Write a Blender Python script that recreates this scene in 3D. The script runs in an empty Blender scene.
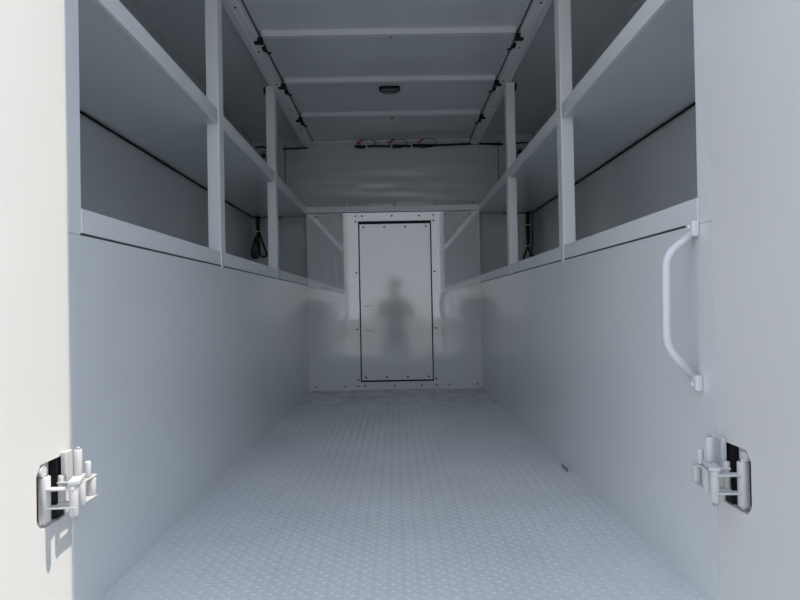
import bpy, bmesh, math, random
from mathutils import Vector, Matrix
random.seed(7)
scene = bpy.context.scene
COL = scene.collection

# ------------------------------------------------------------------ sizes (metres): x right, y into the truck body, z up
W = 0.65            # half width of the aisle
XO = 1.09           # outer wall behind the shelves
Y0, Y1, Y2 = 1.263, 2.267, 3.335     # rear frame, first and second shelf post
YB, YW = 4.503, 4.65                 # bulkhead face, back wall face
ZS0, ZS1 = 0.793, 0.845              # sill rail
ZSH = 1.331                          # underside of the shelf
ZL = 1.334                           # underside of the bulkhead ledge
ZC = 1.915                           # ceiling

# ------------------------------------------------------------------ materials
def mat(name, col, rough=0.4, spec=0.5, metal=0.0, var=0.04, vscale=3.0, bump=0.0, bscale=40.0, coat=0.0, dirt=None, wave=0.0, ior=1.5):
    m = bpy.data.materials.new(name)
    m.use_nodes = True
    nt = m.node_tree
    b = nt.nodes['Principled BSDF']
    b.inputs['Roughness'].default_value = rough
    b.inputs['Specular IOR Level'].default_value = spec
    b.inputs['Metallic'].default_value = metal
    b.inputs['IOR'].default_value = ior
    b.inputs['Coat Weight'].default_value = coat
    b.inputs['Coat Roughness'].default_value = 0.08
    tc = nt.nodes.new('ShaderNodeTexCoord')
    n = nt.nodes.new('ShaderNodeTexNoise')
    n.inputs['Scale'].default_value = vscale
    n.inputs['Detail'].default_value = 4
    nt.links.new(tc.outputs['Object'], n.inputs['Vector'])
    r = nt.nodes.new('ShaderNodeValToRGB')
    r.color_ramp.elements[0].position = 0.3
    r.color_ramp.elements[1].position = 0.7
    r.color_ramp.elements[0].color = (*[c * (1 - var) for c in col], 1)
    r.color_ramp.elements[1].color = (*[min(1, c * (1 + var)) for c in col], 1)
    nt.links.new(n.outputs['Fac'], r.inputs['Fac'])
    out = r.outputs['Color']
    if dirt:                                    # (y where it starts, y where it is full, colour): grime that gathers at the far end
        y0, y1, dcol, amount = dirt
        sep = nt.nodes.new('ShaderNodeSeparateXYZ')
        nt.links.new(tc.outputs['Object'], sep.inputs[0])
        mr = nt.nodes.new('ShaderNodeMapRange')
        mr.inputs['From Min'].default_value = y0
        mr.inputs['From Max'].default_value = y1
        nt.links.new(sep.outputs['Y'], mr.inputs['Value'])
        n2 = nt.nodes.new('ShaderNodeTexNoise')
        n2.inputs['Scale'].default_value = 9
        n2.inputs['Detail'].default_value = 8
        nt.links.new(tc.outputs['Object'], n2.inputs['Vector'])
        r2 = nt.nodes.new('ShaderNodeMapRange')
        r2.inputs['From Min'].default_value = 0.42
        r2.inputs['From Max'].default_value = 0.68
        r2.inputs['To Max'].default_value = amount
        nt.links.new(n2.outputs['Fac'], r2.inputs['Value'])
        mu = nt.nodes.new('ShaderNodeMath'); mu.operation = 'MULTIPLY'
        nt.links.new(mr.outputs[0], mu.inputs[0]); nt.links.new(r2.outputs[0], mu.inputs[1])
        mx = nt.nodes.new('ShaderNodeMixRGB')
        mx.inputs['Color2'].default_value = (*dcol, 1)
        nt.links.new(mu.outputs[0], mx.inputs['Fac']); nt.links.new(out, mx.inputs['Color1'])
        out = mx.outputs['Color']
    nt.links.new(out, b.inputs['Base Color'])
    last = None
    if bump:
        nb = nt.nodes.new('ShaderNodeTexNoise')
        nb.inputs['Scale'].default_value = bscale
        nb.inputs['Detail'].default_value = 2
        nt.links.new(tc.outputs['Object'], nb.inputs['Vector'])
        bp = nt.nodes.new('ShaderNodeBump')
        bp.inputs['Strength'].default_value = bump
        bp.inputs['Distance'].default_value = 0.002
        nt.links.new(nb.outputs['Fac'], bp.inputs['Height'])
        last = bp
    if wave:                                    # slow oil-canning of thin sheet metal
        mp = nt.nodes.new('ShaderNodeMapping')
        mp.inputs['Scale'].default_value = (1.2, 1.2, 9.0)
        nt.links.new(tc.outputs['Object'], mp.inputs['Vector'])
        nw = nt.nodes.new('ShaderNodeTexNoise')
        nw.inputs['Scale'].default_value = 1.6
        nw.inputs['Detail'].default_value = 0
        nt.links.new(mp.outputs[0], nw.inputs['Vector'])
        bp2 = nt.nodes.new('ShaderNodeBump')
        bp2.inputs['Strength'].default_value = wave
        bp2.inputs['Distance'].default_value = 0.02
        nt.links.new(nw.outputs['Fac'], bp2.inputs['Height'])
        if last: nt.links.new(last.outputs[0], bp2.inputs['Normal'])
        last = bp2
    if last: nt.links.new(last.outputs[0], b.inputs['Normal'])
    return m

PAINT = (0.765, 0.79, 0.80)
M = {}
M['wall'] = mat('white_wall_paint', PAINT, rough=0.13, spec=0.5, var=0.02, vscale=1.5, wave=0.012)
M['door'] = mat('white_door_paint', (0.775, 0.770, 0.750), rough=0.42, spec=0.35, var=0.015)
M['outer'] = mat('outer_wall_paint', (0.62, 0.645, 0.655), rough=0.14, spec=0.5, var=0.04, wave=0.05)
M['trim'] = mat('white_frame_paint', (0.80, 0.815, 0.825), rough=0.32, spec=0.5, var=0.03)
M['shelf'] = mat('white_shelf_paint', (0.70, 0.73, 0.74), rough=0.1, spec=0.5, var=0.03)
M['ceiling'] = mat('white_ceiling_paint', (0.70, 0.73, 0.74), rough=0.13, spec=0.5, var=0.03, wave=0.04)
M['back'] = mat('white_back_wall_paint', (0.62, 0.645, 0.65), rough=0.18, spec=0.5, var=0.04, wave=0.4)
M['bulkhead'] = mat('gloss_white_bulkhead', (0.72, 0.735, 0.74), rough=0.03, spec=0.5, var=0.02, ior=2.1)
M['access'] = mat('satin_white_panel', (0.76, 0.765, 0.765), rough=0.09, spec=0.5, var=0.02, ior=2.0)
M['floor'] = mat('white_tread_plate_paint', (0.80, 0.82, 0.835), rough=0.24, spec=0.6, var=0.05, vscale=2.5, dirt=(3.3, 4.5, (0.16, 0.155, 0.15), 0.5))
M['hinge'] = mat('white_hinge_paint', (0.66, 0.66, 0.66), rough=0.4, spec=0.4, var=0.05, vscale=30)
M['handle'] = mat('white_handle_coating', (0.74, 0.75, 0.77), rough=0.3, spec=0.5, var=0.03, vscale=20)
M['black'] = mat('black_rubber', (0.010, 0.010, 0.011), rough=0.6, spec=0.3, var=0.1, vscale=30)
M['cable'] = mat('black_cable_jacket', (0.008, 0.008, 0.009), rough=0.45, spec=0.4, var=0.1, vscale=30)
M['grey'] = mat('grey_cable_jacket', (0.06, 0.06, 0.065), rough=0.5, var=0.1, vscale=30)
M['red'] = mat('red_wire_insulation', (0.50, 0.045, 0.035), rough=0.45, var=0.1, vscale=30)
M['tie'] = mat('white_nylon_tie', (0.75, 0.75, 0.72), rough=0.5, var=0.05)
M['steel'] = mat('zinc_steel', (0.55, 0.56, 0.58), rough=0.3, metal=0.8, var=0.05, vscale=30)
M['screw'] = mat('dark_screw_steel', (0.07, 0.072, 0.078), rough=0.4, metal=0.4, var=0.1, vscale=60)
M['lens'] = mat('smoked_lamp_lens', (0.05, 0.055, 0.06), rough=0.12, spec=0.6, var=0.1, vscale=30)
M['ground'] = mat('pale_concrete', (0.30, 0.295, 0.285), rough=0.9, spec=0.2, var=0.12, vscale=0.8, bump=0.3, bscale=30)

# ------------------------------------------------------------------ mesh helpers
def quadbox(bm, x0, x1, y0, y1, z0, z1):
    x0, x1 = min(x0, x1), max(x0, x1)
    v = [bm.verts.new(p) for p in ((x0, y0, z0), (x1, y0, z0), (x1, y1, z0), (x0, y1, z0), (x0, y0, z1), (x1, y0, z1), (x1, y1, z1), (x0, y1, z1))]
    fs = [bm.faces.new([v[i] for i in f]) for f in ((3, 2, 1, 0), (4, 5, 6, 7), (0, 1, 5, 4), (1, 2, 6, 5), (2, 3, 7, 6), (3, 0, 4, 7))]
    return v, fs

def add_box(bm, x0, x1, y0, y1, z0, z1, bev=0.0, seg=2):
    t = bmesh.new()
    quadbox(t, x0, x1, y0, y1, z0, z1)
    if bev:
        bmesh.ops.bevel(t, geom=list(t.edges), offset=bev, segments=seg, profile=0.5, affect='EDGES')
    me = bpy.data.meshes.new('tmp'); t.to_mesh(me); t.free()
    bm.from_mesh(me); bpy.data.meshes.remove(me)

def add_tube(bm, pts, r, n=10, caps=True):
    pts = [Vector(p) for p in pts]
    rings = []
    up = None
    for i, p in enumerate(pts):
        a = pts[max(i - 1, 0)]; b = pts[min(i + 1, len(pts) - 1)]
        t = (b - a).normalized()
        if up is None:
            up = t.orthogonal().normalized()
        else:
            up = (up - t * up.dot(t)).normalized()
        s = t.cross(up)
        rr = r[i] if isinstance(r, (list, tuple)) else r
        rings.append([bm.verts.new(p + (up * math.cos(2 * math.pi * k / n) + s * math.sin(2 * math.pi * k / n)) * rr) for k in range(n)])
    for a, b in zip(rings, rings[1:]):
        for k in range(n):
            f = bm.faces.new((a[k], a[(k + 1) % n], b[(k + 1) % n], b[k])); f.smooth = True
    if caps:
        bm.faces.new(rings[0][::-1]); bm.faces.new(rings[-1])

def spline(pts, n=8):
    P = [Vector(p) for p in pts]
    P = [P[0] * 2 - P[1]] + P + [P[-1] * 2 - P[-2]]
    out = []
    for i in range(1, len(P) - 2):
        a, b, c, d = P[i - 1:i + 3]
        for k in range(n):
            t = k / n
            out.append(0.5 * ((2 * b) + (c - a) * t + (2 * a - 5 * b + 4 * c - d) * t * t + (3 * b - a - 3 * c + d) * t ** 3))
    out.append(P[-2])
    return out

def add_prism(bm, pts, axis, a0, a1):
    """closed outline pts (2-D) extruded along axis x, y or z from a0 to a1"""
    def P(p, a):
        return {'x': (a, p[0], p[1]), 'y': (p[0], a, p[1]), 'z': (p[0], p[1], a)}[axis]
    A = [bm.verts.new(P(p, a0)) for p in pts]; B = [bm.verts.new(P(p, a1)) for p in pts]
    n = len(pts)
    bm.faces.new(A); bm.faces.new(B[::-1])
    for k in range(n):
        bm.faces.new((A[k], B[k], B[(k + 1) % n], A[(k + 1) % n]))

def add_dome(bm, c, r, h, axis='y', sgn=-1, n=12, rings=4):
    """a button head: a low dome that stands on a flat surface at c and rises along the axis"""
    ax = {'x': Vector((1, 0, 0)), 'y': Vector((0, 1, 0)), 'z': Vector((0, 0, 1))}[axis] * sgn
    u = ax.orthogonal().normalized(); w = ax.cross(u)
    c = Vector(c); prev = None
    for i in range(rings):
        a = math.pi / 2 * i / rings
        ring = [bm.verts.new(c + ax * (h * math.sin(a)) + (u * math.cos(2 * math.pi * k / n) + w * math.sin(2 * math.pi * k / n)) * r * math.cos(a)) for k in range(n)]
        if prev:
            for k in range(n):
                f = bm.faces.new((prev[k], prev[(k + 1) % n], ring[(k + 1) % n], ring[k])); f.smooth = True
        else:
            bm.faces.new(ring[::-1])
        prev = ring
    top = bm.verts.new(c + ax * h)
    for k in range(n):
        f = bm.faces.new((prev[k], prev[(k + 1) % n], top)); f.smooth = True

def obj(name, bm, m, parent=None, label=None, fix=True):
    if fix: bmesh.ops.recalc_face_normals(bm, faces=list(bm.faces))
    me = bpy.data.meshes.new(name)
    bm.to_mesh(me); bm.free()
    me.materials.append(m)
    o = bpy.data.objects.new(name, me); COL.objects.link(o)
    if parent:
        o.parent = parent
        root = parent
        off = Vector(parent.location)
        while root.parent:
            root = root.parent; off += root.location
        me.transform(Matrix.Translation(-off))      # shapes are drawn in place: bring them into the thing's own frame
    if label: o['label'] = label
    return o

def tag(o, label, cat, group=None):
    o['label'] = label; o['category'] = cat
    if group: o['group'] = group
    return o

def thing(name, loc, label, cat, group=None):
    o = bpy.data.objects.new(name, None); COL.objects.link(o)
    o.location = loc; o.empty_display_size = 0.05
    return tag(o, label, cat, group)

def struct(name, bm, m):
    o = obj(name, bm, m); o['kind'] = 'structure'
    return o

def simple_box(*a, bev=0.0, seg=2):
    bm = bmesh.new(); add_box(bm, *a, bev=bev, seg=seg); return bm

# ------------------------------------------------------------------ the setting
# floor: tread plate with raised lozenges
bm = bmesh.new()
quadbox(bm, -W, W, 1.211, YB, -0.05, 0.0)
PX, PYT, LL, LW, LH = 0.034, 0.0170, 0.0128, 0.0040, 0.0026
nx = int(2 * W / PX); ny = int((YB - 1.215) / PYT)
for i in range(nx):
    for j in range(ny):
        cx = -W + PX * (i + (0.30 if j % 2 else 0.80)); cy = 1.225 + PYT * j
        a = math.radians(43 if j % 2 else -43)
        ca, sa = math.cos(a), math.sin(a)
        def pt(u, v, z): return (cx + u * ca - v * sa, cy + u * sa + v * ca, z)
        e0 = bm.verts.new(pt(-LL, 0, 0.0002)); e1 = bm.verts.new(pt(LL, 0, 0.0002))
        s0 = bm.verts.new(pt(0, LW, 0.0002)); s1 = bm.verts.new(pt(0, -LW, 0.0002))
        t0 = bm.verts.new(pt(-LL * .55, 0, LH)); t1 = bm.verts.new(pt(LL * .55, 0, LH))
        for f in ((e0, s1, t0), (s1, t1, t0), (s1, e1, t1), (e1, s0, t1), (s0, t0, t1), (s0, e0, t0)):
            bm.faces.new(f).smooth = True
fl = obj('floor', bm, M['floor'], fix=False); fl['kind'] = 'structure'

for s, side in ((-1, 'left'), (1, 'right')):
    struct('wall_' + side, simple_box(s * W, s * (W + .02), 1.2125, YB + .1, 0.0, ZS0 - .005), M['wall'])
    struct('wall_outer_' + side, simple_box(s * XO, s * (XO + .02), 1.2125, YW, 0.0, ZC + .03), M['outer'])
    bm = bmesh.new()
    add_box(bm, s * W, s * XO, 1.2125, Y0, ZS0 - .004, ZC + .028)
    struct('wall_rear_' + side, bm, M['trim'])
struct('wall_back', simple_box(-XO - .02, XO + .02, YW, YW + .02, 0.0, ZC + .03), M['back'])
bm = bmesh.new()
add_box(bm, -.676, .676, 1.211, YW + .02, ZC, ZC + .05)
for s in (-1, 1): add_box(bm, s * .676, s * (XO + .02), 1.211, YW + .02, ZC + .03, ZC + .05)
struct('ceiling', bm, M['ceiling'])
bm = bmesh.new()
add_box(bm, -W, W, YW - .014, YW, ZC - .014, ZC, bev=.003)
struct('trim_1', bm, M['trim'])
for s, k in ((-1, 2), (1, 3)):                   # vertical sheet joints of the back wall
    struct('trim_%d' % k, simple_box(s * .825, s * .831, YW - .002, YW, ZSH + .02, ZC - .02), M['screw'])

# bulkhead: two fixed panels with the strips over and under the opening
AX0, AX1, AZ0, AZ1 = -0.262, 0.284, 0.062, 1.262    # opening
struct('wall_bulkhead', simple_box(-W, W, YB, YB + .02, 0.0, ZL - .004), M['bulkhead'])

# rear doors, standing open, with a pocket for the hinge
PY0, PY1, PZ0, PZ1 = 1.095, 1.190, 0.228, 0.348
def door(s, name):
    xf, xb = s * (W + .0006), s * (W + .05)
    bm = bmesh.new()
    o = [(0.50, -0.06), (1.2115, -0.06), (1.2115, 1.90), (0.50, 1.90)]
    c = .014
    h = [(PY0 + c, PZ0), (PY1, PZ0), (PY1, PZ1), (PY0 + c, PZ1), (PY0, PZ1 - c * 1.3), (PY0, PZ0 + c * 1.3)]
    vo = [bm.verts.new((xf, *p)) for p in o]; vh = [bm.verts.new((xf, *p)) for p in h]
    es = [bm.edges.new((a[k], a[(k + 1) % len(a)])) for a in (vo, vh) for k in range(len(a))]
    bmesh.ops.triangle_fill(bm, edges=es, use_beauty=True)
    vb = [bm.verts.new((xb, *p)) for p in o]
    for k in range(4):
        bm.faces.new((vo[k], vo[(k + 1) % 4], vb[(k + 1) % 4], vb[k]))
    bm.faces.new(vb)
    # pocket walls and bottom
    xp = s * (W + .022)
    vp = [bm.verts.new((xp, *p)) for p in h]
    for k in range(6):
        bm.faces.new((vh[k], vh[(k + 1) % 6], vp[(k + 1) % 6], vp[k]))
    bm.faces.new(vp)
    bmesh.ops.recalc_face_normals(bm, faces=list(bm.faces))
    d = obj(name, bm, M['door'], fix=False)
    d['kind'] = 'structure'
    return d
door(-1, 'door_1'); door(1, 'door_2')

bm = bmesh.new()
quadbox(bm, -60, 60, -60, 60, -0.95, -0.85)
struct('ground', bm, M['ground'])

# ------------------------------------------------------------------ shelving along each side
def shelving(s, label):
    root = thing('shelving_unit', (s * W, Y0, ZS0), label, 'shelf')
    B = lambda *a, **k: simple_box(*a, **k)
    obj('sill_rail', B(s * (W - .001), s * (W + .03), Y0 + .001, YB - .002, ZS0, ZS1, bev=.0015), M['trim'], root)
    obj('seam_line', B(s * (W - .0006), s * (W + .004), Y0 - .004, YB - .002, ZS0 - .0042, ZS0 - .0004), M['grey'], root, 'thin dark seam under the sill rail')
    obj('bottom_deck', B(s * (W + .03), s * (XO - .002), Y0 + .001, YW - .002, ZS0 + .006, ZS0 + .02), M['shelf'], root)
    sh = obj('shelf_board', B(s * (W + .006), s * (XO - .004), Y0 + .001, YW - .003, ZSH, ZSH + .014, bev=.001), M['shelf'], root)
    obj('shelf_lip', B(s * (W + .0), s * (W + .012), Y0 + .001, YB - .001, ZSH - .002, ZSH + .051, bev=.002), M['trim'], sh)
    bm = bmesh.new()
    add_tube(bm, [(s * (XO - .008), Y0 + .02, ZSH - .005), (s * (XO - .008), 2.8, ZSH - .006), (s * (XO - .008), YW - .01, ZSH - .005)], .0045, 8)
    add_tube(bm, [(s * (XO - .008), YW - .007, ZSH - .004), (s * (W + .2), YW - .007, ZSH - .004)], .0035, 8)
    obj('rubber_seal', bm, M['black'], sh, 'thin black seal along the back edge of the board')
    for y in (Y1, Y2):
        bm = bmesh.new()
        add_box(bm, s * (W - .003), s * (W + .045), y, y + .06, ZS1 - .01, 1.864, bev=.003)
        p = obj('post', bm, M['trim'], root)
        obj('joint_strip', B(s * (W - .004), s * (W + .002), y + .004, y + .028, ZS0 - .012, ZS1 + .004, bev=.001), M['handle'], p)
        obj('rubber_block', B(s * (W + .046), s * (W + .058), y + .005, y + .05, 1.826, 1.862, bev=.003), M['black'], p, 'small black block at the top of the post')
    return root
shelving(-1, 'white steel shelving with posts, a single shelf and sill rail along the left-hand side wall')
shelving(1, 'white steel shelving with posts and a single shelf along the wall with the grab handle')

# ------------------------------------------------------------------ roof rails and roof bows
BOWS = (2.79, 3.37, 3.97)
def rail(s, label):
    root = thing('roof_rail', (s * W, 1.3, 1.862), label, 'rail')
    obj('channel', simple_box(s * .612, s * .676, 1.2115, YW - .004, 1.866, ZC - .001, bev=.003), M['trim'], root)
    obj('ridge', simple_box(s * .640, s * .648, 1.22, YW - .01, 1.858, 1.8665, bev=.001), M['trim'], root)
    obj('sealant_line', simple_box(s * .606, s * .6125, 1.22, YW - .02, 1.909, ZC - .001), M['grey'], root, 'dark line of sealant along the inner edge')
    for y in BOWS:
        obj('wire_clip', simple_box(s * .588, s * .628, y - .016, y + .012, 1.858, 1.886, bev=.003), M['black'], root, 'black clip at the end of the roof bow')
        bm = bmesh.new()
        add_box(bm, s * .596, s * .6118, y + .085, y + .115, 1.868, 1.886, bev=.003)
        add_tube(bm, [(s * .604, y + .10, 1.876), (s * .586, y + .112, 1.862), (s * .574, y + .118, 1.868)], .005, 8)
        obj('hook_clip', bm, M['black'], root, 'small black hook clip')
    for k in range(7):
        bm = bmesh.new(); add_dome(bm, (s * .63, 1.6 + k * .43, 1.866), .006, .004, 'z', -1)
        obj('rivet', bm, M['screw'], root)
rail(-1, 'long white roof rail over the left-hand shelf posts')
rail(1, 'long white roof rail over the right-hand shelf posts')
for y, lab in zip(BOWS, ('white roof bow across the ceiling nearest the open doors', 'middle white roof bow, just in front of the ceiling lamp', 'farthest white roof bow, between the ceiling lamp and the back wall')):
    bm = bmesh.new()      # hat section
    add_prism(bm, [(y - .030, ZC - .001), (y - .022, ZC - .006), (y - .014, ZC - .026), (y + .014, ZC - .026), (y + .022, ZC - .006), (y + .030, ZC - .001)], 'x', -.590, .590)
    o = obj('roof_bow', bm, M['handle'])
    tag(o, lab, 'beam', 'roof bows under the ceiling')

# small rivets in the middle of the ceiling
for (y, lab) in ((2.86, 'small dark stud in the ceiling between the nearest and the middle roof bow'), (4.10, 'small dark stud in the ceiling behind the farthest roof bow')):
    bm = bmesh.new(); add_dome(bm, (0.008, y, ZC), .010, .006, 'z', -1)
    tag(obj('ceiling_stud', bm, M['screw']), lab, 'stud', 'studs in the ceiling')

# ceiling lamp
def rrect(cx, cy, hx, hy, r, n=6):
    out = []
    for qx, qy, a0 in ((1, 1, 0), (-1, 1, 90), (-1, -1, 180), (1, -1, 270)):
        for k in range(n + 1):
            a = math.radians(a0 + 90 * k / n)
            out.append((cx + qx * (hx - r) + r * math.cos(a), cy + qy * (hy - r) + r * math.sin(a)))
    return out
LX, LY = -.005, 3.53
t = thing('ceiling_lamp', (LX, LY, ZC), 'small dark oblong lamp fixed to the middle of the ceiling', 'lamp')
bm = bmesh.new(); add_prism(bm, rrect(LX, LY, .062, .034, .026), 'z', ZC - .001, ZC - .016)
obj('bezel', bm, M['black'], t)
bm = bmesh.new()
prev = None
for k, (sc, z) in enumerate(((1, .016), (.96, .024), (.8, .030), (.5, .032))):
    ring = [bm.verts.new((p[0], p[1], ZC - z)) for p in rrect(LX, LY, .055 * sc, .027 * sc, .02 * sc)]
    if prev:
        for i in range(len(ring)):
            bm.faces.new((prev[i], prev[(i + 1) % len(ring)], ring[(i + 1) % len(ring)], ring[i])).smooth = True
    prev = ring
bm.faces.new(prev)
obj('lens', bm, M['lens'], t)

# ------------------------------------------------------------------ access panel in the bulkhead
AP = (AX0 + .008, AX1 - .008, AZ0 + .010, AZ1 - .020)
t = thing('access_panel', ((AP[0] + AP[1]) / 2, YB, AP[2]), 'tall flat white access panel screwed into the middle of the bulkhead', 'panel')
obj('sheet', simple_box(AP[0], AP[1], YB - .005, YB - .0012, AP[2], AP[3], bev=.001), M['access'], t)
obj('gap_shade_plate', simple_box(AX0 - .001, AX1 + .001, YB - .0011, YB - .0002, AZ0 - .003, AZ1 + .003), M['black'], t, 'black plate that stands in for the shadow gap around the panel')  # black plate paints the shade of the gap; the bulkhead behind is solid
def screw(x, z, r=.006, parent=None, y=None, name='screw', m='screw'):
    bm = bmesh.new(); add_dome(bm, (x, (YB if y is None else y), z), r, .004, 'y', -1, n=8, rings=2)
    return obj(name, bm, M[m], parent)
for k in range(4):
    x = AP[0] + .03 + (AP[1] - AP[0] - .06) * k / 3
    screw(x, AP[3] - .022, .0075, t, YB - .005); screw(x, AP[2] + .022, .008, t, YB - .005)
for z in (.632, .445):
    for dx in (0, .018, .034, .05):
        screw(AP[0] + .035 + dx, z + random.uniform(-.004, .004), .0042, t, YB - .005, 'small_hole')
# cover strips round the opening, each a flat plate with its screws
def strip(x0, x1, z0, z1, screws, label, name='cover_strip'):
    t = thing(name, ((x0 + x1) / 2, YB, z0), label, 'strip')
    obj('plate', simple_box(x0, x1, YB - .003, YB - .0002, z0, z1, bev=.0006, seg=1), M['bulkhead'], t)
    for x, z in screws: screw(x, z, .0075, t, YB - .003)
    return t
zz = (1.305, 1.262, .88, .455, .075, .03)
strip(AX0 - .040, AX0 - .002, .002, ZL - .006, [(AX0 - .02, z) for z in zz], 'narrow upright white strip with dark screws along the left edge of the access panel')
strip(AX1 + .002, AX1 + .040, .002, ZL - .006, [(AX1 + .02, z) for z in zz], 'narrow upright white strip with dark screws along the right edge of the access panel')
xs = [AX0 + .03, (AX0 + AX1) / 2 - .02, AX1 - .09]
strip(AX0 + .001, AX1 - .001, AZ1 + .006, ZL - .006, [(x, 1.305 - .002 * i) for i, x in enumerate(xs)], 'short level white strip with screws above the access panel')
strip(AX0 + .001, AX1 - .001, .002, AZ0 - .005, [(x, .03) for x in xs], 'short level white strip with screws between the access panel and floor')
# screws in the outer parts of the bulkhead
for x, z, lab in ((-.58, 1.305, 'small dark screw in the upper left corner of the bulkhead'), (-.39, 1.31, 'small dark screw at the top of the bulkhead, left of the access panel'),
                  (.58, 1.305, 'small dark screw in the upper right corner of the bulkhead'), (.39, 1.31, 'small dark screw at the top of the bulkhead, right of the access panel'),
                  (-.60, .03, 'small dark screw in the lower left corner of the bulkhead'), (-.38, .03, 'small dark screw at the foot of the bulkhead, left of the access panel'),
                  (.61, .03, 'small dark screw in the lower right corner of the bulkhead'), (.40, .03, 'small dark screw at the foot of the bulkhead, right of the access panel')):
    o = screw(x, z, .0075, None, YB + .0005); tag(o, lab, 'screw', 'screws in the bulkhead')

# ledge on top of the bulkhead
t = thing('bulkhead_ledge', (0, YB, ZL), 'white boxed ledge along the top of the bulkhead with bolts on it', 'ledge')
obj('ledge_beam', simple_box(-W + .001, W - .001, YB - .012, YW - .001, ZL, ZL + .045, bev=.003), M['trim'], t)
for x in (-.305, .01, .318):
    bm = bmesh.new()
    add_dome(bm, (x, YB + .010, ZL + .045), .021, .016, 'z', 1, 16)
    n = obj('washer', bm, M['handle'], t)
    bm = bmesh.new()
    add_tube(bm, [(x, YB + .010, ZL + .055), (x, YB + .010, ZL + .078)], .012, 6)
    add_dome(bm, (x, YB + .010, ZL + .078), .010, .012, 'z', 1, 12)
    obj('bolt_head', bm, M['handle'], n)
for x in (-.62, .60):
    bm = bmesh.new(); add_dome(bm, (x, YB + .004, ZL + .045), .012, .022, 'z', 1, 10)
    obj('rivet', bm, M['steel'], t)
bm = bmesh.new()
for k, (x, r, h) in enumerate(((-.34, .05, .05), (-.29, .045, .045), (-.24, .035, .032), (-.19, .03, .022), (-.14, .025, .015))):
    add_dome(bm, (x, YB + .075, ZL + .0445), r, h, 'z', 1, 14)  # low pale domes on the ledge, smaller towards the right
obj('pale_lumps', bm, M['trim'], t, 'row of pale lumps')

# ------------------------------------------------------------------ wiring
def tube_obj(name, pts, r, m, parent, n=8, smooth=6, label=None):
    bm = bmesh.new(); add_tube(bm, spline(pts, smooth), r, n)
    return obj(name, bm, m, parent, label)
YH = YW - .016
t = thing('wire_harness', (0.2, YH, 1.86), 'black taped wire harness with red wires strung along the top of the back wall', 'wires')
hz = 1.866
pts = [(-.285, YH, hz + .002), (-.20, YH, hz - .001), (-.10, YH, hz), (0, YH, hz - .005), (.1, YH, hz - .003), (.22, YH, hz - .006), (.35, YH, hz - .002), (.5, YH, hz + .002), (.66, YH, hz + .005), (.86, YH, hz - .002)]
tube_obj('main_cable', pts, .0085, M['cable'], t)
for a, b, r in ((-.287, -.19, .014), (-.02, .085, .016), (.16, .32, .016)):
    bm = bmesh.new(); add_tube(bm, [(a, YH, hz), ((a + b) / 2, YH, hz - .006), (b, YH, hz - .004)], [r * .7, r, r * .7], 10)
    obj('tape_sleeve', bm, M['cable'], t)
for x in (-.195, -.002, .155):
    bm = bmesh.new(); add_tube(bm, [(x - .005, YH, hz - .003), (x + .005, YH, hz - .003)], .0165, 10)
    obj('cable_tie', bm, M['tie'], t, 'white cable tie')
for x in (-.245, -.005, .225):
    bm = bmesh.new()
    add_tube(bm, spline([(x - .025, YH - .004, hz + .03), (x - .005, YH - .006, hz + .022), (x + .005, YH - .008, hz + .044), (x + .02, YH - .004, hz + .05)], 5), .0045, 8)
    add_tube(bm, spline([(x - .02, YH - .004, hz + .016), (x, YH - .008, hz + .028), (x + .012, YH - .004, hz + .034)], 5), .004, 8)
    obj('red_wire', bm, M['red'], t, 'short loop of red wire')
    tube_obj('loop_wire', [(x + .01, YH - .004, hz + .04), (x + .05, YH - .006, hz + .05), (x + .10, YH - .004, hz + .045), (x + .125, YH - .004, hz + .02), (x + .10, YH - .002, hz)], .0028, M['cable'], t)
c = bpy.data.objects.new('cable', None)
bpy.data.objects.remove(c)
bm = bmesh.new(); add_tube(bm, spline([(-.64, YH, 1.862), (-.75, YH, 1.858), (-.80, YH, 1.857), (-.84, YH, 1.856)], 6), .006, 8)
tag(obj('black_cable', bm, M['cable']), 'short black cable running behind the left-hand roof rail to the far corner', 'cable')

# side lamp connectors in the upper far corners
def connector(s, label):
    x, y, z = s * .985, YW - .0005, 1.80
    t = thing('side_lamp_socket', (x, y, z), label, 'socket')
    bm = bmesh.new()
    add_tube(bm, [(x, y, z), (x, y - .030, z), (x, y - .040, z)], [.042, .042, .032], 18)
    obj('housing', bm, M['steel'], t)
    bm = bmesh.new(); add_tube(bm, [(x, y - .038, z), (x, y - .046, z)], .018, 14)
    obj('plug', bm, M['screw'], t, 'small dark plug')
    bm = bmesh.new()
    add_tube(bm, spline([(x, y - .044, z), (x - s * .02, y - .06, z - .02), (x - s * .055, y - .05, z - .035), (x - s * .075, y - .03, z - .005), (x - s * .06, y - .02, z + .05), (x + s * .02, y - .012, z + .075), (x + s * .07, y - .01, z + .07)], 6), .006, 8)
    obj('lead', bm, M['cable'], t, 'looped black lead')
    return t
connector(-1, 'round grey lamp socket with looped black lead above the left-hand shelf, on the back wall')
connector(1, 'round grey lamp socket with looped black lead above the right-hand shelf, on the back wall')

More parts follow.
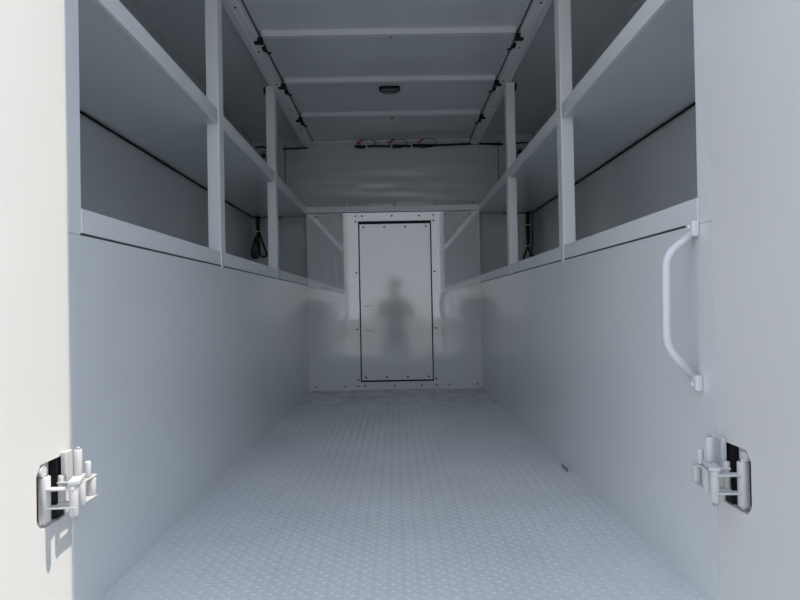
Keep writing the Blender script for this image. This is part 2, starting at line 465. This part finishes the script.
# cable bundles hanging under the shelves in the far corners
t = thing('hanging_cable_bundle', (-1.035, 4.60, ZSH), 'black cable bundle tied into loops, hanging in the far corner under the left-hand shelf', 'cable')
bx, by = -1.035, 4.60
zt = ZSH - .002
tube_obj('cable', [(bx, by, zt), (bx + .004, by, zt - .06), (bx, by, zt - .12), (bx - .035, by, zt - .22), (bx - .045, by, zt - .30), (bx - .01, by, zt - .31), (bx, by, zt - .20), (bx + .006, by, zt - .11)], .0075, M['cable'], t)
tube_obj('cable', [(bx + .012, by - .014, zt), (bx + .01, by - .014, zt - .10), (bx + .03, by - .012, zt - .18), (bx + .06, by - .01, zt - .27), (bx + .062, by - .01, zt - .30), (bx + .02, by - .01, zt - .30), (bx + .008, by - .012, zt - .2), (bx + .006, by - .012, zt - .1)], .0075, M['cable'], t)
tube_obj('cable', [(bx - .01, by - .01, zt), (bx - .006, by - .01, zt - .12), (bx - .016, by - .016, zt - .25), (bx - .03, by - .01, zt - .31), (bx - .05, by, zt - .27), (bx - .02, by - .01, zt - .15)], .006, M['grey'], t, label='grey cable')
for dz in (.045, .115):
    bm = bmesh.new(); add_tube(bm, [(bx + .002, by - .008, zt - dz - .004), (bx + .002, by - .008, zt - dz + .004)], .02, 10)
    obj('cable_tie', bm, M['tie'] if dz > .1 else M['grey'], t)
t = thing('hanging_cable_bundle', (1.03, 4.60, ZSH), 'straight pair of black cables tied together, hanging in the far corner under the right-hand shelf', 'cable')
bx = 1.03
tube_obj('cable', [(bx, by, zt), (bx - .002, by, zt - .12), (bx, by, zt - .25), (bx - .012, by, zt - .30), (bx - .035, by - .01, zt - .36)], .0085, M['cable'], t)
tube_obj('cable', [(bx + .014, by - .004, zt), (bx + .012, by - .004, zt - .2), (bx + .010, by, zt - .27), (bx + .018, by - .01, zt - .33), (bx + .03, by - .01, zt - .36)], .0075, M['cable'], t)
tube_obj('cable', [(bx + .040, by + .01, zt), (bx + .042, by + .01, zt - .2), (bx + .035, by + .01, zt - .30), (bx + .045, by, zt - .36)], .0065, M['grey'], t, label='grey cable')
for dz in (.10, .26):
    bm = bmesh.new(); add_tube(bm, [(bx + .008, by, zt - dz - .004), (bx + .008, by, zt - dz + .004)], .02, 10)
    obj('cable_tie', bm, M['tie'], t)

# ------------------------------------------------------------------ grab handle
HY = 1.272
t = thing('grab_handle', (W, HY, .455), 'bent white tubular grab handle bolted to the right-hand side wall', 'handle')
pts = []
def fillet(P, r=.03, n=6):
    P = [Vector(p) for p in P]; out = [P[0]]
    for a, b, c in zip(P, P[1:], P[2:]):
        u = (a - b).normalized(); v = (c - b).normalized()
        p, q = b + u * r, b + v * r
        out += [p * (1 - k / n) ** 2 + b * 2 * (k / n) * (1 - k / n) + q * (k / n) ** 2 for k in range(n + 1)]
    return out + [P[-1]]
bm = bmesh.new()
add_tube(bm, fillet([(W - .010, HY, .770), (.582, HY - .004, .724), (.582, HY + .002, .528), (W - .010, HY + .004, .462)], .028), .0085, 14)
obj('tube', bm, M['handle'], t)
for z, sg in ((.779, 1), (.452, -1)):
    bm = bmesh.new()
    add_box(bm, W - .0005, W - .016, HY - .017, HY + .017, z - .017, z + .017, bev=.005, seg=3)
    m = obj('mounting_foot', bm, M['handle'], t)
    bm = bmesh.new(); add_dome(bm, (W - .016, HY, z + .004 * sg), .006, .004, 'x', -1, 8)
    obj('bolt_head', bm, M['handle'], m)

# ------------------------------------------------------------------ door hinges
def hinge(s, label):
    t = thing('linkage_hinge', (s * (W + .002), 1.12, PZ0), label, 'hinge')
    m = M['hinge']
    def cyl(name, x, y, z0, z1, r, mm=m, parent=t):
        bm = bmesh.new()
        add_tube(bm, [(s * x, y, z0), (s * x, y, z0 + .002), (s * x, y, z1 - .002), (s * x, y, z1)], [r * .85, r, r, r * .85], 14)
        return obj(name, bm, mm, parent)
    # pocket inserts
    obj('pocket_plate', simple_box(s * (W + .018), s * (W + .0218), PY0 + .006, PY1 - .026, PZ0 + .006, PZ1 - .006, bev=.001), m, t)
    obj('dark_slot', simple_box(s * (W + .004), s * (W + .0215), PY1 - .024, PY1 - .0005, PZ0 + .002, PZ1 - .002), M['black'], t, 'black slot at the deep end of the pocket')
    obj('gap_shade_strip', simple_box(s * (W + .0015), s * (W + .021), PY0 + .0008, PY0 + .006, PZ0 + .02, PZ1 - .02), M['black'], t)  # black strip painted in for the shaded gap at the pocket's near side
    # barrels
    A = cyl('hinge_barrel', .655, 1.128, PZ0 + .010, PZ1 - .026, .0105)
    cyl('pin', .655, 1.128, PZ0 + .004, PZ1 - .020, .006, M['steel'], A)
    bm = bmesh.new(); add_tube(bm, [(s * .662, 1.122, PZ1 - .016), (s * .652, 1.122, PZ1 - .016)], .010, 14)
    obj('knuckle', bm, m, A)
    cyl('hinge_barrel', .642, 1.162, .262, .314, .0065)
    Bq = cyl('hinge_barrel', .602, 1.130, .246, .306, .0080)
    cyl('pin', .602, 1.130, .240, .311, .005, M['steel'], Bq)
    cyl('hinge_barrel', .604, 1.160, .256, .300, .0080)
    cyl('hinge_barrel', .606, 1.204, .262, .298, .0085)
    def plate(pts, w, z0, z1, name='link_plate'):
        bm = bmesh.new()
        P = [Vector(p) for p in pts]
        L, R = [], []
        for i, p in enumerate(P):
            d = (P[min(i + 1, len(P) - 1)] - P[max(i - 1, 0)]).normalized(); n = Vector((-d.y, d.x))
            ext = d * (w * (-.6 if i == 0 else .6 if i == len(P) - 1 else 0))
            L.append(p + n * w + ext); R.append(p - n * w + ext)
        out = [(s * q.x, q.y) for q in L + R[::-1]]
        add_prism(bm, out, 'z', z0, z1)
        bmesh.ops.bevel(bm, geom=list(bm.edges), offset=.001, segments=1, affect='EDGES')
        return obj(name, bm, m, t)
    for z in (.2975, .2635):
        plate([(.655, 1.128), (.602, 1.130)], .0085, z - .002, z + .002)
    for z in (.301, .2605):
        plate([(.642, 1.162), (.604, 1.160), (.606, 1.206)], .0085, z - .002, z + .002)
    plate([(.600, 1.128), (.612, 1.170)], .010, .306, .313)
    # upright stop on the upper link
    k = cyl('stop_pin', .612, 1.166, .313, .362, .0075)
    cyl('pin_tip', .612, 1.166, .362, .367, .004, M['steel'], k)
    cyl('spring_stud', .604, 1.186, .304, .334, .006)
    obj('bracket', simple_box(s * .639, s * .6495, 1.172, 1.198, .300, .356, bev=.002), m, t)
    return t
hinge(-1, 'white linkage hinge jutting from a pocket in the sunlit left-hand door')
hinge(1, 'white linkage hinge jutting from a pocket in the shaded door below the grab handle')

# small scrap on the floor
bm = bmesh.new()
add_tube(bm, spline([(.630, 2.22, .004), (.636, 2.25, .004), (.633, 2.28, .003), (.638, 2.32, .004)], 4), [.0015] + [.0024] * 11 + [.0015], 6)
tag(obj('debris_scrap', bm, M['black']), 'thin black scrap lying on the floor against the right-hand wall', 'debris')

# ------------------------------------------------------------------ the person taking the picture: only a dim reflection in the access panel shows them
M['cloth'] = mat('dark_jacket_cloth', (0.03, 0.033, 0.04), rough=0.9, spec=0.2, var=0.2, vscale=20)
M['jeans'] = mat('dark_denim', (0.03, 0.04, 0.07), rough=0.9, spec=0.2, var=0.2, vscale=20)
M['skin'] = mat('skin', (0.40, 0.24, 0.17), rough=0.55, var=0.06, vscale=20)
M['hair'] = mat('dark_hair', (0.02, 0.015, 0.012), rough=0.6, var=0.2, vscale=40)
GZ, PX0, PY_ = -0.85, 0.0, -0.46
J = [(0, 0, .98, .150, .11), (0, 0, 1.12, .145, .10), (0, -.01, 1.28, .165, .115), (0, -.01, 1.42, .150, .10), (0, 0, 1.50, .058, .058), (0, .02, 1.56, .056, .056),
     (0, .03, 1.63, .076, .092), (0, .03, 1.70, .076, .092)]
E_ = [(k, k + 1) for k in range(7)]
for sx in (-1, 1):
    b = len(J)
    J += [(sx * .18, -.01, 1.43, .060, .060), (sx * .25, .10, 1.22, .048, .048), (sx * .13, .33, 1.36, .034, .034), (sx * .095, .39, 1.43, .026, .034), (sx * .085, .425, 1.455, .022, .034)]
    E_ += [(3, b), (b, b + 1), (b + 1, b + 2), (b + 2, b + 3), (b + 3, b + 4)]
    for f in range(4):                             # fingers close on the phone
        q = len(J); z = 1.488 - .019 * f
        J += [(sx * .088, .445, z, .009, .009), (sx * .075, .466, z + .002, .008, .008), (sx * .052, .462, z + .002, .007, .007)]
        E_ += [(b + 4, q), (q, q + 1), (q + 1, q + 2)]
    q = len(J)
    J += [(sx * .072, .420, 1.445, .010, .010), (sx * .050, .428, 1.462, .008, .008)]
    E_ += [(b + 4, q), (q, q + 1)]
    b = len(J)
    J += [(sx * .10, 0, .90, .095, .095), (sx * .12, .02, .50, .060, .060), (sx * .13, -.02, .10, .042, .042), (sx * .135, .03, .045, .045, .04), (sx * .145, .17, .035, .040, .03)]
    E_ += [(0, b), (b, b + 1), (b + 1, b + 2), (b + 2, b + 3), (b + 3, b + 4)]
me = bpy.data.meshes.new('person'); me.from_pydata([(p[0], p[1], p[2]) for p in J], E_, [])
body = bpy.data.objects.new('person', me); COL.objects.link(body)
sk = body.modifiers.new('skin', 'SKIN'); sb = body.modifiers.new('smooth', 'SUBSURF'); sb.levels = 2; sb.render_levels = 2
for k, p in enumerate(J):
    v = me.skin_vertices[0].data[k]; v.radius = (p[3], p[4]); v.use_root = (k == 0)
dg = bpy.context.evaluated_depsgraph_get()
m2 = bpy.data.meshes.new_from_object(body.evaluated_get(dg))
body.modifiers.clear(); body.data = m2
for k in ('skin', 'cloth', 'jeans', 'black'): m2.materials.append(M[k])
for f in m2.polygons:
    c = f.center; f.use_smooth = True
    f.material_index = 3 if c.z < .09 else 2 if c.z < 1.0 else 1 if (c.z < 1.51 and c.y < .37) else 0
body.location = (PX0, PY_, GZ); body.scale = (1.06, 1.0, 1.06)
tag(body, 'person in dark clothes seen only as a dim reflection in the access panel', 'person')
bm = bmesh.new()
bmesh.ops.create_uvsphere(bm, u_segments=20, v_segments=12, radius=1)
for v in bm.verts: v.co = Vector((v.co.x * .088, v.co.y * .105 - .012 + (.0 if v.co.z > 0 else -.02), v.co.z * .085 + 1.725))
bmesh.ops.delete(bm, geom=[v for v in bm.verts if v.co.y > .055 and v.co.z < 1.74], context='VERTS')
for f in bm.faces: f.smooth = True
hm = bpy.data.meshes.new('hair'); bm.to_mesh(hm); bm.free(); hm.materials.append(M['hair'])
ho = bpy.data.objects.new('hair', hm); COL.objects.link(ho); ho.parent = body; ho.location = (0, .025, 0)
bm = bmesh.new()
nose = [(0, .128, 1.655), (-.016, .112, 1.632), (.016, .112, 1.632), (0, .150, 1.632), (0, .110, 1.625)]
vs = [bm.verts.new(p) for p in nose]
for f in ((0, 1, 3), (0, 3, 2), (1, 4, 3), (3, 4, 2), (0, 2, 4), (0, 4, 1)): bm.faces.new([vs[q] for q in f])
hm = bpy.data.meshes.new('nose'); bm.to_mesh(hm); bm.free(); hm.materials.append(M['skin'])
ho = bpy.data.objects.new('nose', hm); COL.objects.link(ho); ho.parent = body
for sx in (-1, 1):
    bm = bmesh.new(); add_dome(bm, (sx * .078, .03, 1.655), .028, .014, 'x', sx, 10)
    hm = bpy.data.meshes.new('ear'); bm.to_mesh(hm); bm.free(); hm.materials.append(M['skin'])
    ho = bpy.data.objects.new('ear', hm); COL.objects.link(ho); ho.parent = body
bm = bmesh.new(); add_box(bm, -.052, .052, -.022, -.013, .590, .664, bev=.004)
tag(obj('phone', bm, M['black']), 'black phone held up sideways by the person reflected in the panel', 'phone')

# ------------------------------------------------------------------ light
w = bpy.data.worlds.new('sky'); scene.world = w; w.use_nodes = True
nt = w.node_tree; nt.nodes.clear()
out = nt.nodes.new('ShaderNodeOutputWorld'); bg = nt.nodes.new('ShaderNodeBackground')
tc = nt.nodes.new('ShaderNodeTexCoord'); sp = nt.nodes.new('ShaderNodeSeparateXYZ'); rp = nt.nodes.new('ShaderNodeValToRGB')
nt.links.new(tc.outputs['Generated'], sp.inputs[0]); nt.links.new(sp.outputs['Z'], rp.inputs['Fac'])
rp.color_ramp.elements[0].position = 0.0; rp.color_ramp.elements[0].color = (0.86, 0.91, 0.96, 1)
rp.color_ramp.elements[1].position = 0.7; rp.color_ramp.elements[1].color = (0.53, 0.65, 0.85, 1)
nt.links.new(rp.outputs['Color'], bg.inputs['Color']); bg.inputs['Strength'].default_value = 1.95
nt.links.new(bg.outputs[0], out.inputs[0])

sd = bpy.data.lights.new('sun', 'SUN'); sd.energy = 4.3; sd.angle = math.radians(0.6); sd.color = (1.0, 0.91, 0.79)
so = bpy.data.objects.new('sun', sd); COL.objects.link(so)
el = math.radians(62)
d = Vector((-math.cos(el), 0.0, -math.sin(el)))
so.rotation_euler = d.to_track_quat('-Z', 'Y').to_euler()
so.location = (4, 0, 8)

# ------------------------------------------------------------------ camera
yaw, pitch, roll, cx, cz = 0.0078, 0.0092, -0.0189, 0.0061, 0.6281
fw = Vector((math.sin(yaw) * math.cos(pitch), math.cos(yaw) * math.cos(pitch), math.sin(pitch)))
r0 = Vector((math.cos(yaw), -math.sin(yaw), 0)); u0 = r0.cross(fw)
r = r0 * math.cos(roll) + u0 * math.sin(roll); u = r.cross(fw)
cd = bpy.data.cameras.new('camera'); cd.sensor_width = 36; cd.lens = 27.0; cd.clip_start = 0.02
co = bpy.data.objects.new('camera', cd); COL.objects.link(co)
mm = Matrix((r, u, -fw)).transposed().to_4x4(); mm.translation = (cx, 0, cz)
co.matrix_world = mm
scene.camera = co
scene.view_settings.view_transform = 'Standard'
scene.view_settings.look = 'None'
scene.view_settings.exposure = -0.14
scene.cycles.max_bounces = 12
scene.cycles.diffuse_bounces = 6
